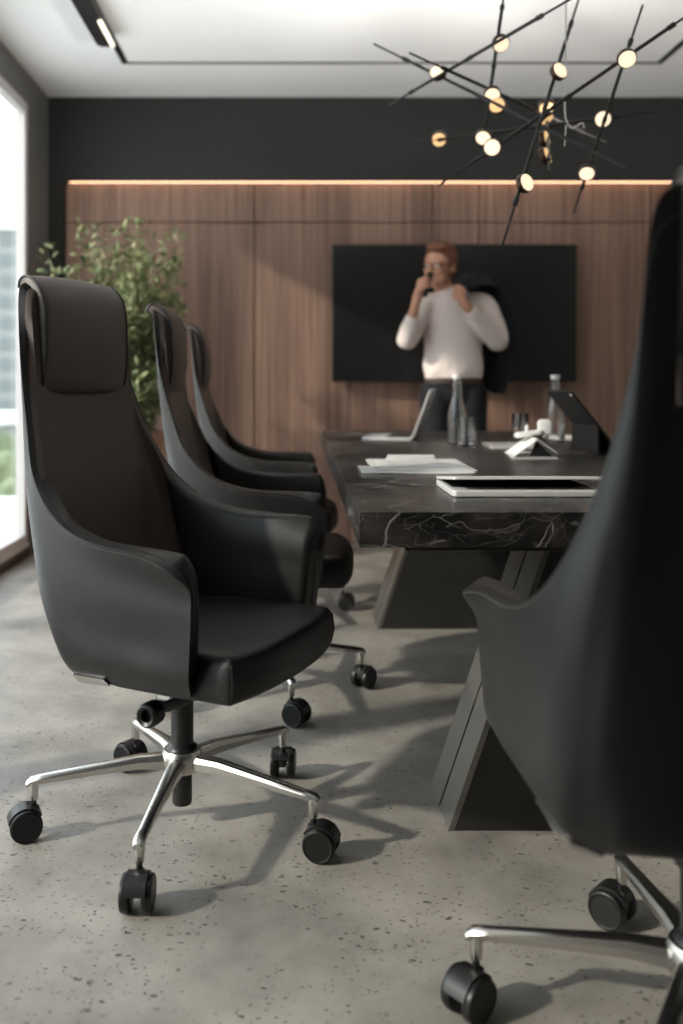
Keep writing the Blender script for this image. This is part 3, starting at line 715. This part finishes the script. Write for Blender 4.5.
for rk, px, py, front, nrm in discs:
    A, B = RP[rk]
    # nearest fraction along the projected rod
    (ax, ay, _), (bx, by, _) = rods[rk]
    t = ((px-ax)*(bx-ax)+(py-ay)*(by-ay))/((bx-ax)**2+(by-ay)**2); P = ray_pt(A, B, t)
    P = at(px, py, P.y)
    n_ = Vector(nrm).normalized(); d = (B-A).normalized(); n_ = (n_-d*n_.dot(d)*.9).normalized()
    q = n_.to_track_quat('Z', 'Y').to_matrix().to_4x4()
    offn = .013 if front else -.013
    mx = Matrix.Translation(P-off+n_*offn) @ q
    R_ = .0290
    b = NB(); lathe(b, [(0, -.010), (R_, -.010), (R_+.002, -.007), (R_+.002, .007), (R_, .010), (0, .010)], 28, mx)
    lo = link('lamp_disc', b, M['bronze'], ch)
    b = NB(); lathe(b, [(0, .0085), (R_-.002, .0085), (R_-.003, .0135), (0, .0150)], 28, mx)
    link('diffuser', b, M['glow'] if front else M['glow_amber'], lo)
for rk, px, py, ax_ in (('r5', 439, 140, (-1.3, .8, .8)), ('r7', 587, 170, (.25, .9, .9)), ('r1', 484, 135, (-.55, .9, .9)), ('r5', 603.5, 119, (.8, .9, .9))):  # fill spots added behind the discs to brighten the far ceiling
    (ax, ay, ya), (bx, by, yb) = rods[rk]
    t = ((px-ax)*(bx-ax)+(py-ay)*(by-ay))/((bx-ax)**2+(by-ay)**2); P = at(px, py, ray_pt(*RP[rk], t).y)
    ld = bpy.data.lights.new('ceiling_fill_spot', 'SPOT'); ld.shadow_soft_size = .03; ld.energy = 40; ld.spot_size = math.radians(100); ld.spot_blend = .7; ld.color = (1, .95, .89)
    lo = bpy.data.objects.new('ceiling_fill_spot', ld); COL.objects.link(lo); lo.location = P-off+Vector((0, .075, .0)); lo.rotation_euler = Vector(ax_).to_track_quat('-Z', 'Y').to_euler(); lo.parent = ch
b = NB(); c0 = at(566, 130, 3.2)
P0 = [Vector((c0.x+.004, c0.y, H)), at(565.5, 60, 3.2), at(565, 110, 3.2), at(568, 124, 3.2), at(573, 128, 3.22), at(582, 123, 3.25), at(584, 128, 3.25)]
tube(b, [catmull(P0, t*6/40)-off for t in range(41)], .0028, 6)
tube(b, [at(566, 125, 3.2)-off, at(564.5, 146, 3.2)-off], .0018, 6)
link('cable', b, M['silver'], ch)
b = NB(); lathe(b, [(0, -.03), (.05, -.028), (.06, -.02), (.06, 0), (0, 0)], 32, Matrix.Translation((c0.x+.004-off.x, 0, 0))); link('canopy', b, M['track'], ch)

# ------------------------------------------------------------------ potted shrub by the window
pt = thing('potted_shrub', 'tall leafy olive-green shrub in a terracotta planter by the window', 'plant', (-.94, 5.12, 0))
b = NB(); lathe(b, [(0, 0), (.15, 0), (.16, .01), (.225, .70), (.235, .715), (.235, .745), (.215, .745), (.205, .70), (0, .69)], 40); link('planter', b, M['terracotta'], pt)
b = NB(); lathe(b, [(0, .708), (.12, .712), (.2065, .705), (.2065, .70), (0, .70)], 32); link('soil', b, M['soil'], pt)
stm, lf, lf2 = NB(), NB(), NB()
def leaf(bm, p, d, L, W):
    d = d.normalized(); s = d.cross(Vector((random.uniform(-1, 1), random.uniform(-1, 1), random.uniform(-1, 1)))).normalized(); u = s.cross(d)
    a = [bm.verts.new(p), bm.verts.new(p+d*L*.45+s*W-u*L*.05), bm.verts.new(p+d*L-u*L*.18), bm.verts.new(p+d*L*.45-s*W-u*L*.05), bm.verts.new(p+d*L*.5+u*L*.03)]
    bm.faces.new((a[0], a[1], a[4])); bm.faces.new((a[1], a[2], a[4])); bm.faces.new((a[2], a[3], a[4])); bm.faces.new((a[3], a[0], a[4]))
for k in range(84):
    ang = random.uniform(0, 2*PI); sp_ = random.random()**.6
    top = Vector((sp_*.35*math.cos(ang), min(.42, sp_*.38*math.sin(ang)), random.uniform(1.12, 1.86)-.35*sp_*random.random()))
    if k < 6: top = Vector(((-.40, .32, .12, .0, -.22, .3)[k], -.1, (1.72, 1.82, 1.88, 1.84, 1.84, 1.68)[k]))
    p0 = Vector((random.uniform(-.08, .08), random.uniform(-.08, .08), .70))
    mid = p0*.45+top*.55+Vector((random.uniform(-.05, .05), random.uniform(-.05, .05), .0)); mid.x *= .85; mid.y *= .85
    P = [p0, p0*.7+mid*.3, mid, top]; pts = [catmull(P, 3*t/14) for t in range(15)]
    tube(stm, pts, [.007-.0055*t/14 for t in range(15)], 5)
    for t in range(3, 15):
        p = pts[t]; nn = 12
        for q in range(nn):
            dd = Vector((random.gauss(0, 1), random.gauss(0, 1), random.gauss(.5, .8)))
            base_p = p+Vector((random.gauss(0, .030), random.gauss(0, .030), random.gauss(0, .03)))
            leaf(lf if random.random() < .62 else lf2, base_p, dd, random.uniform(.040, .075), random.uniform(.008, .014))
link('stems', stm, M['stem'], pt)
tag(link('foliage', lf, M['leaf'], pt, False), kind='stuff'); tag(link('foliage', lf2, M['leaf_pale'], pt, False), kind='stuff')

# ------------------------------------------------------------------ the man
PX0, PY0 = .95, 5.36
def skin_mesh(chains, extra=None, voxel=.007, smooth=6):
    """grow a tapered surface along joint chains, fuse everything into one continuous mesh"""
    bm = NB()
    for pts in chains:
        P = [Vector(p[:3]) for p in pts]; R = [p[3] for p in pts]; n = (len(P)-1)*6
        fl = pts[0][4] if len(pts[0]) > 4 else None
        cs, rs = [], []
        for k in range(n+1):
            t = k*(len(P)-1)/n; cs.append(catmull(P, t)); i = min(int(t), len(P)-2); f = t-i; f = f*f*(3-2*f); rs.append(R[i]*(1-f)+R[i+1]*f)
        bb = NB(); 
        tube(bb, cs, rs, 20)
        for c_, r_ in ((cs[0], rs[0]), (cs[-1], rs[-1])):
            bmesh.ops.create_uvsphere(bb, u_segments=16, v_segments=10, radius=r_, matrix=Matrix.Translation(c_))
        if fl:    # flatten / widen in a direction: (sx, sy)
            c0_ = sum(cs, Vector())/len(cs)
            for v in bb.verts: v.co.x = c0_.x+(v.co.x-c0_.x)*fl[0]; v.co.y = c0_.y+(v.co.y-c0_.y)*fl[1]
        tmp = bpy.data.meshes.new('t'); bb.to_mesh(tmp); bb.free(); bm.from_mesh(tmp); bpy.data.meshes.remove(tmp)
    if extra: extra(bm)
    me = bpy.data.meshes.new('tmp'); bm.to_mesh(me); bm.free()
    o = bpy.data.objects.new('tmp', me); COL.objects.link(o)
    r = o.modifiers.new('r', 'REMESH'); r.mode = 'VOXEL'; r.voxel_size = voxel; r.use_smooth_shade = True
    s = o.modifiers.new('s', 'SMOOTH'); s.iterations = smooth; s.factor = .5
    dg = bpy.context.evaluated_depsgraph_get(); ev = o.evaluated_get(dg)
    out = bpy.data.meshes.new_from_object(ev); bpy.data.objects.remove(o); bpy.data.meshes.remove(me)
    for p in out.polygons: p.use_smooth = True
    return out
def link_mesh(name, me, m, parent):
    me.name = name; me.materials.clear(); me.materials.append(m)
    o = bpy.data.objects.new(name, me); COL.objects.link(o); o.parent = parent; return o
def ell(bm, c, r, rot=None, seg=20):
    mx = Matrix.Translation(c)
    if rot is not None: mx = mx @ rot
    k_ = 1.12 if rot is not None else 1
    bmesh.ops.create_uvsphere(bm, u_segments=seg, v_segments=seg//2+2, radius=k_, matrix=mx @ Matrix.Diagonal((*r, 1)))
man = thing('person', 'man in a cream sweater and dark trousers on the phone before the television', 'person', (PX0, PY0, 0))
# joints, local metres: x to the right of the picture, -y towards the table
HD = Vector((-.085, -.03, 1.700)); YAW = math.radians(-38)
HR = Matrix.Rotation(YAW, 4, 'Z') @ Matrix.Rotation(math.radians(6), 4, 'Y') @ Matrix.Rotation(math.radians(8), 4, 'X')
HS = 1.12
def hp(x, y, z): return HD+(HR @ Vector((x, y, z)))*HS
Rsh, Lsh = Vector((-.155, .0, 1.475)), Vector((.165, .02, 1.480))
Rel, Rwr = Vector((-.285, -.11, 1.262)), Vector((-.250, -.215, 1.460))
Lel, Lwr = Vector((.255, -.03, 1.262)), Vector((.045, -.20, 1.445))
hipR, hipL = Vector((-.095, 0, .95)), Vector((.095, .0, .95))
kR, kL, aR, aL = Vector((-.105, -.02, .52)), Vector((.11, -.03, .52)), Vector((-.115, .03, .09)), Vector((.135, .03, .09))
def hand(wr, palm, dirs, thumb, pw):
    """palm plus five separate bent fingers; returns chains"""
    c = [[(*wr, .027), (*(wr*.5+palm*.5), .030), (*palm, .027)]]
    for base_, mid_, tip_ in dirs: c.append([(*palm, .014), (*base_, .0105), (*mid_, .0090), (*tip_, .0075)])
    c.append([(*(wr*.4+palm*.6), .013), (*thumb[0], .0115), (*thumb[1], .009)])
    return c
# right hand holds the phone near mouth and ear
pR = Vector((-.225, -.215, 1.545)); 
fR = []
for i, (dx, dz_) in enumerate(((0.0, 0.025), (.003, .008), (.002, -.010), (-.003, -.027))):
    b0 = pR+Vector((-.012, -.035, .018+dz_)); fR.append((b0, b0+Vector((.035, -.022, .016)), b0+Vector((.062, .004-.004*i, .018))))
chR = hand(Rwr, pR, fR, (pR+Vector((.02, .03, .01)), pR+Vector((.040, .030, .045))), 0)
# left hand closes on the collar of the blazer
pL = Vector((.005, -.205, 1.50)); fL = []
for i, dx in enumerate((-.030, -.011, .008, .026)):
    b0 = pL+Vector((dx-.004, -.012, .034)); fL.append((b0, b0+Vector((.004, -.002+.0, .030-.003*abs(i-1))), b0+Vector((.010, .024, .036-.003*abs(i-1)))))
chL = hand(Lwr, pL, fL, (pL+Vector((-.030, .018, .005)), pL+Vector((-.026, .030, .042))), 0)
body = [[(0, 0, .93, .10, (1.1, .85)), (0, 0, 1.05, .10), (0, 0, 1.2, .105), (0, 0, 1.36, .12), (0, .01, 1.43, .10)],
        [(0, .01, 1.43, .075), (-.03, .015, 1.53, .058), (-.065, .0, 1.60, .054), (*HD, .05)],
        [(0, .01, 1.44, .06), (*Rsh, .050), (*((Rsh+Rel)/2), .046), (*Rel, .038), (*((Rel*.65+Rwr*.35)), .040), (*Rwr, .026)],
        [(0, .01, 1.44, .06), (*Lsh, .050), (*((Lsh+Lel)/2), .046), (*Lel, .038), (*((Lel*.65+Lwr*.35)), .040), (*Lwr, .026)],
        [(*hipR, .095), (*((hipR+kR)/2), .078), (*kR, .056), (*((kR*.6+aR*.4)), .054), (*aR, .036)],
        [(*hipL, .095), (*((hipL+kL)/2), .078), (*kL, .056), (*((kL*.6+aL*.4)), .054), (*aL, .036)],
        [(aR.x, aR.y, .06, .034), (aR.x-.01, aR.y-.12, .035, .03), (aR.x-.015, aR.y-.17, .03, .024)],
        [(aL.x, aL.y, .06, .034), (aL.x+.01, aL.y-.12, .035, .03), (aL.x+.015, aL.y-.17, .03, .024)]]+chR+chL
def head(bm):
    ell(bm, hp(0, .012, .028), (.074, .092, .086), HR)            # cranium
    ell(bm, hp(0, -.022, -.030), (.060, .066, .078), HR)          # face
    ell(bm, hp(0, -.052, -.082), (.030, .026, .024), HR)          # chin
    for s in (-1, 1):
        ell(bm, hp(s*.042, -.030, -.058), (.022, .040, .030), HR) # jaw
        ell(bm, hp(s*.036, -.066, -.018), (.020, .018, .016), HR) # cheek
        ell(bm, hp(s*.076, .012, -.008), (.009, .018, .030), HR)  # ear
        ell(bm, hp(s*.030, -.076, .022), (.020, .010, .008), HR)  # brow
    ell(bm, hp(0, -.092, -.010), (.011, .014, .024), HR)          # nose
    ell(bm, hp(0, -.100, -.022), (.014, .010, .009), HR)
    ell(bm, hp(0, -.084, -.052), (.024, .009, .006), HR); ell(bm, hp(0, -.081, -.061), (.020, .009, .006), HR)   # lips
bo = link_mesh('body', skin_mesh(body, head, .006, 4), M['skin'], man)
for s in (-1, 1):
    b = NB(); ell(b, hp(s*.030, -.074, .006), (.010, .007, .006), HR, 12); link('eye', b, M['white_plastic'], man)
def hairx(bm):
    ell(bm, hp(0, .024, .045), (.082, .094, .082), HR); ell(bm, hp(.0, -.028, .095), (.062, .050, .030), HR); ell(bm, hp(0, .060, -.015), (.068, .055, .065), HR)
    for s in (-1, 1): ell(bm, hp(s*.070, -.004, .028), (.012, .026, .040), HR)
link_mesh('hair', skin_mesh([], hairx, .007, 3), M['hair'], man)
b = NB()
for s in (-1, 1):
    c = [hp(s*.032+.024*math.cos(t), -.098, .006+.018*math.sin(t)) for t in [2*PI*k/20 for k in range(21)]]
    tube(b, c, .0018, 6, False); tube(b, [hp(s*.056, -.096, .010), hp(s*.080, -.02, .010)], .0018, 6)
tube(b, [hp(-.009, -.100, .012), hp(.009, -.100, .012)], .0018, 6); link('glasses', b, M['track'], man)
cuffR = Rel*.42+Rwr*.58
sw = [[(.0, 0, 1.065, .150, (1.12, .80)), (0, 0, 1.12, .158), (0, 0, 1.22, .150), (0, 0, 1.36, .160), (0, .01, 1.44, .140)],
      [(0, .01, 1.42, .12), (-.02, .012, 1.50, .085), (-.042, .01, 1.545, .062)],
      [(0, .01, 1.42, .10), (*Rsh, .072), (*((Rsh+Rel)/2), .064), (*Rel, .058), (*(Rel*.7+Rwr*.3), .056), (*cuffR, .043)],
      [(0, .01, 1.42, .10), (*Lsh, .072), (*((Lsh+Lel)/2+Vector((.015, 0, 0))), .070), (*Lel, .062), (*(Lel*.6+Lwr*.4), .056), (*(Lel*.15+Lwr*.85), .042)],
      [(-.09, -.02, 1.08, .08), (.0, -.03, 1.075, .10), (.09, -.02, 1.08, .08)]]
link_mesh('sweater', skin_mesh(sw, None, .008, 5), M['sweater'], man)
tr_ = [[(0, 0, 1.04, .135, (1.2, .82)), (0, 0, .96, .14), (0, .01, .90, .12)],
       [(*hipR, .105), (*((hipR+kR)/2), .092), (*kR, .072), (*((kR*.6+aR*.4)), .068), (aR.x, aR.y, .10, .058)],
       [(*hipL, .105), (*((hipL+kL)/2), .092), (*kL, .072), (*((kL*.6+aL*.4)), .068), (aL.x, aL.y, .10, .058)]]
link_mesh('trousers', skin_mesh(tr_, None, .008, 4), M['trousers'], man)
b = NB(); lathe(b, [(.142, 1.015), (.148, 1.018), (.148, 1.046), (.142, 1.049)], 40, Matrix.Diagonal((1.13, .86, 1, 1)), True); link('belt', b, M['belt'], man)
for a_, s in ((aR, -1), (aL, 1)):
    sh = skin_mesh([[(a_.x, a_.y+.03, .048, .042), (a_.x+s*.005, a_.y-.06, .042, .041), (a_.x+s*.012, a_.y-.15, .036, .036), (a_.x+s*.015, a_.y-.19, .034, .030)]], None, .008, 3)
    for v in sh.vertices: v.co.z = max(0, v.co.z)
    link_mesh('shoe', sh, M['track'], man)
# phone
b = NB(); slab(b, rrect(-.035, .035, -.072, .072, .010), [(0, .001), (.001, 0), (.007, 0), (.008, .001)], Matrix.Translation((PX0-.185, PY0-.200, 1.575)) @ Matrix.Rotation(math.radians(-35), 4, 'Z') @ Matrix.Rotation(math.radians(18), 4, 'Y') @ Matrix.Rotation(PI/2, 4, 'Y') @ Matrix.Rotation(PI/2, 4, 'Z'))
tag(link('mobile_phone', b, M['track']), 'dark mobile phone the man holds up to his face', 'phone')
# blazer slung over his left shoulder
def blazer():
    bm = NB()
    path = [(.010, -.225, 1.560), (.055, -.150, 1.600), (.12, -.03, 1.630), (.19, .09, 1.600), (.235, .155, 1.46), (.255, .165, 1.30), (.245, .165, 1.12), (.215, .16, .97)]
    half = [.035, .06, .075, .10, .13, .145, .14, .12]
    P = V(path); n = 56; m_ = 22
    hv = [Vector((h, 0, 0)) for h in half]
    F, B = [], []
    for k in range(n+1):
        t = k*(len(P)-1)/n; c = catmull(P, t); h = catmull(hv, t).x
        d = (catmull(P, min(len(P)-1, t+.1))-catmull(P, max(0, t-.1))).normalized()
        side = Vector((1, -.25, 0)); side = (side-d*side.dot(d)).normalized(); up_ = side.cross(d).normalized()
        if up_.y < 0 and up_.z < 0: up_ = -up_
        rf, rb = [], []
        for j in range(m_+1):
            q = -1+2*j/m_
            fold = .014*math.sin(q*9+t*1.3)*min(1, t/2)+.006*math.sin(q*17-t*2)
            th = .020*math.sqrt(max(0, 1-q*q))+.003
            cc_ = c+side*h*q-up_*(.03*q*q)+up_*fold
            rf.append(bm.verts.new(cc_+up_*th)); rb.append(bm.verts.new(cc_-up_*th*.4))
        F.append(rf); B.append(rb)
    for k in range(n):
        for j in range(m_):
            bm.faces.new((F[k][j], F[k+1][j], F[k+1][j+1], F[k][j+1])); bm.faces.new((B[k][j], B[k][j+1], B[k+1][j+1], B[k+1][j]))
    for k in range(n):
        bm.faces.new((F[k][0], B[k][0], B[k+1][0], F[k+1][0])); bm.faces.new((F[k][m_], F[k+1][m_], B[k+1][m_], B[k][m_]))
    for j in range(m_):
        bm.faces.new((F[0][j], F[0][j+1], B[0][j+1], B[0][j])); bm.faces.new((F[n][j], B[n][j], B[n][j+1], F[n][j+1]))
    return bm
jk = thing('blazer', 'dark navy blazer slung over the shoulder of the man, held by its collar', 'blazer', (PX0, PY0, 0))
link('jacket_body', blazer(), M['blazer'], jk, auto=80)
b = NB(); P = V([(.225, .185, 1.50), (.285, .18, 1.35), (.295, .17, 1.15), (.275, .165, .98)])
tube(b, [catmull(P, 3*t/24) for t in range(25)], [.055-.012*t/24+.004*math.sin(t*1.3) for t in range(25)], 16, flat=.5); link('sleeve', b, M['blazer'], jk)
b = NB(); P = V([(-.012, -.215, 1.570), (.045, -.130, 1.622), (.105, -.02, 1.655), (.17, .06, 1.64)])
tube(b, [catmull(P, 3*t/20) for t in range(21)], .026, 12, flat=.5); link('collar', b, M['blazer'], jk)

# ------------------------------------------------------------------ outside the window
GZ = -4.0
b = NB(); box(b, -300, 60, -100, 400, GZ-.3, GZ); struct('ground', b, M['ground'])
def building(name, label, x0, x1, y0, y1, h, nf, nb):
    t = thing(name, label, 'building', ((x0+x1)/2, (y0+y1)/2, GZ)); w_, d_ = (x1-x0)/2, (y1-y0)/2
    b = NB(); box(b, -w_, w_, -d_, d_, 0, h, .05, 1); link('facade', b, M['bwall'], t, False)
    b = NB(); box(b, -w_-.2, w_+.2, -d_-.2, d_+.2, h, h+.35, .04, 1); link('roof', b, M['white_roof'], t, False)
    for f in range(nf):
        z0 = h*(f+.28)/nf; z1 = h*(f+.82)/nf
        b = NB()
        for k in range(nb):
            a0 = -w_+2*w_*(k+.12)/nb; a1 = -w_+2*w_*(k+.88)/nb; box(b, a0, a1, -d_-.06, -d_, z0, z1)
            a0 = -d_+2*d_*(k+.12)/nb; a1 = -d_+2*d_*(k+.88)/nb; box(b, w_, w_+.06, a0, a1, z0, z1)
        link('window_row', b, M['bglass'], t, False)
building('office_tower', 'pale hazy office tower with rows of glazing seen through the window', -44, -10, 60, 66, 15, 11, 22)
building('low_pavilion', 'low white-roofed building below the tower outside the window', -15.5, -9.5, 28, 34, 3.6, 1, 5)
for i, (x, y, r_) in enumerate(((-8.4, 25.5, 1.7), (-6.6, 20.0, 1.3), (-12.6, 24.5, 1.4), (-17.5, 40, 2.6))):
    t = thing('leafy_tree', ['round hazy green tree outside the window', 'smallest green tree outside, nearest the window', 'green tree outside before the low pavilion', 'tall green tree outside behind the pavilion'][i], 'tree', (x, y, GZ), 0, 'trees outside the window')
    b = NB(); bmesh.ops.create_icosphere(b, subdivisions=4, radius=r_, matrix=Matrix.Translation((0, 0, r_*1.15)))
    for v in b.verts: v.co += (v.co-Vector((0, 0, r_*1.15)))*.28*noise.noise(v.co*1.6+Vector((i*9, 0, 0)))+(v.co-Vector((0, 0, r_*1.15)))*.16*noise.noise(v.co*5)
    link('crown', b, M['tree'], t)
    b = NB(); tube(b, [(0, 0, 0), (0, 0, r_*.9)], [.16, .10], 10); link('trunk', b, M['stem'], t)
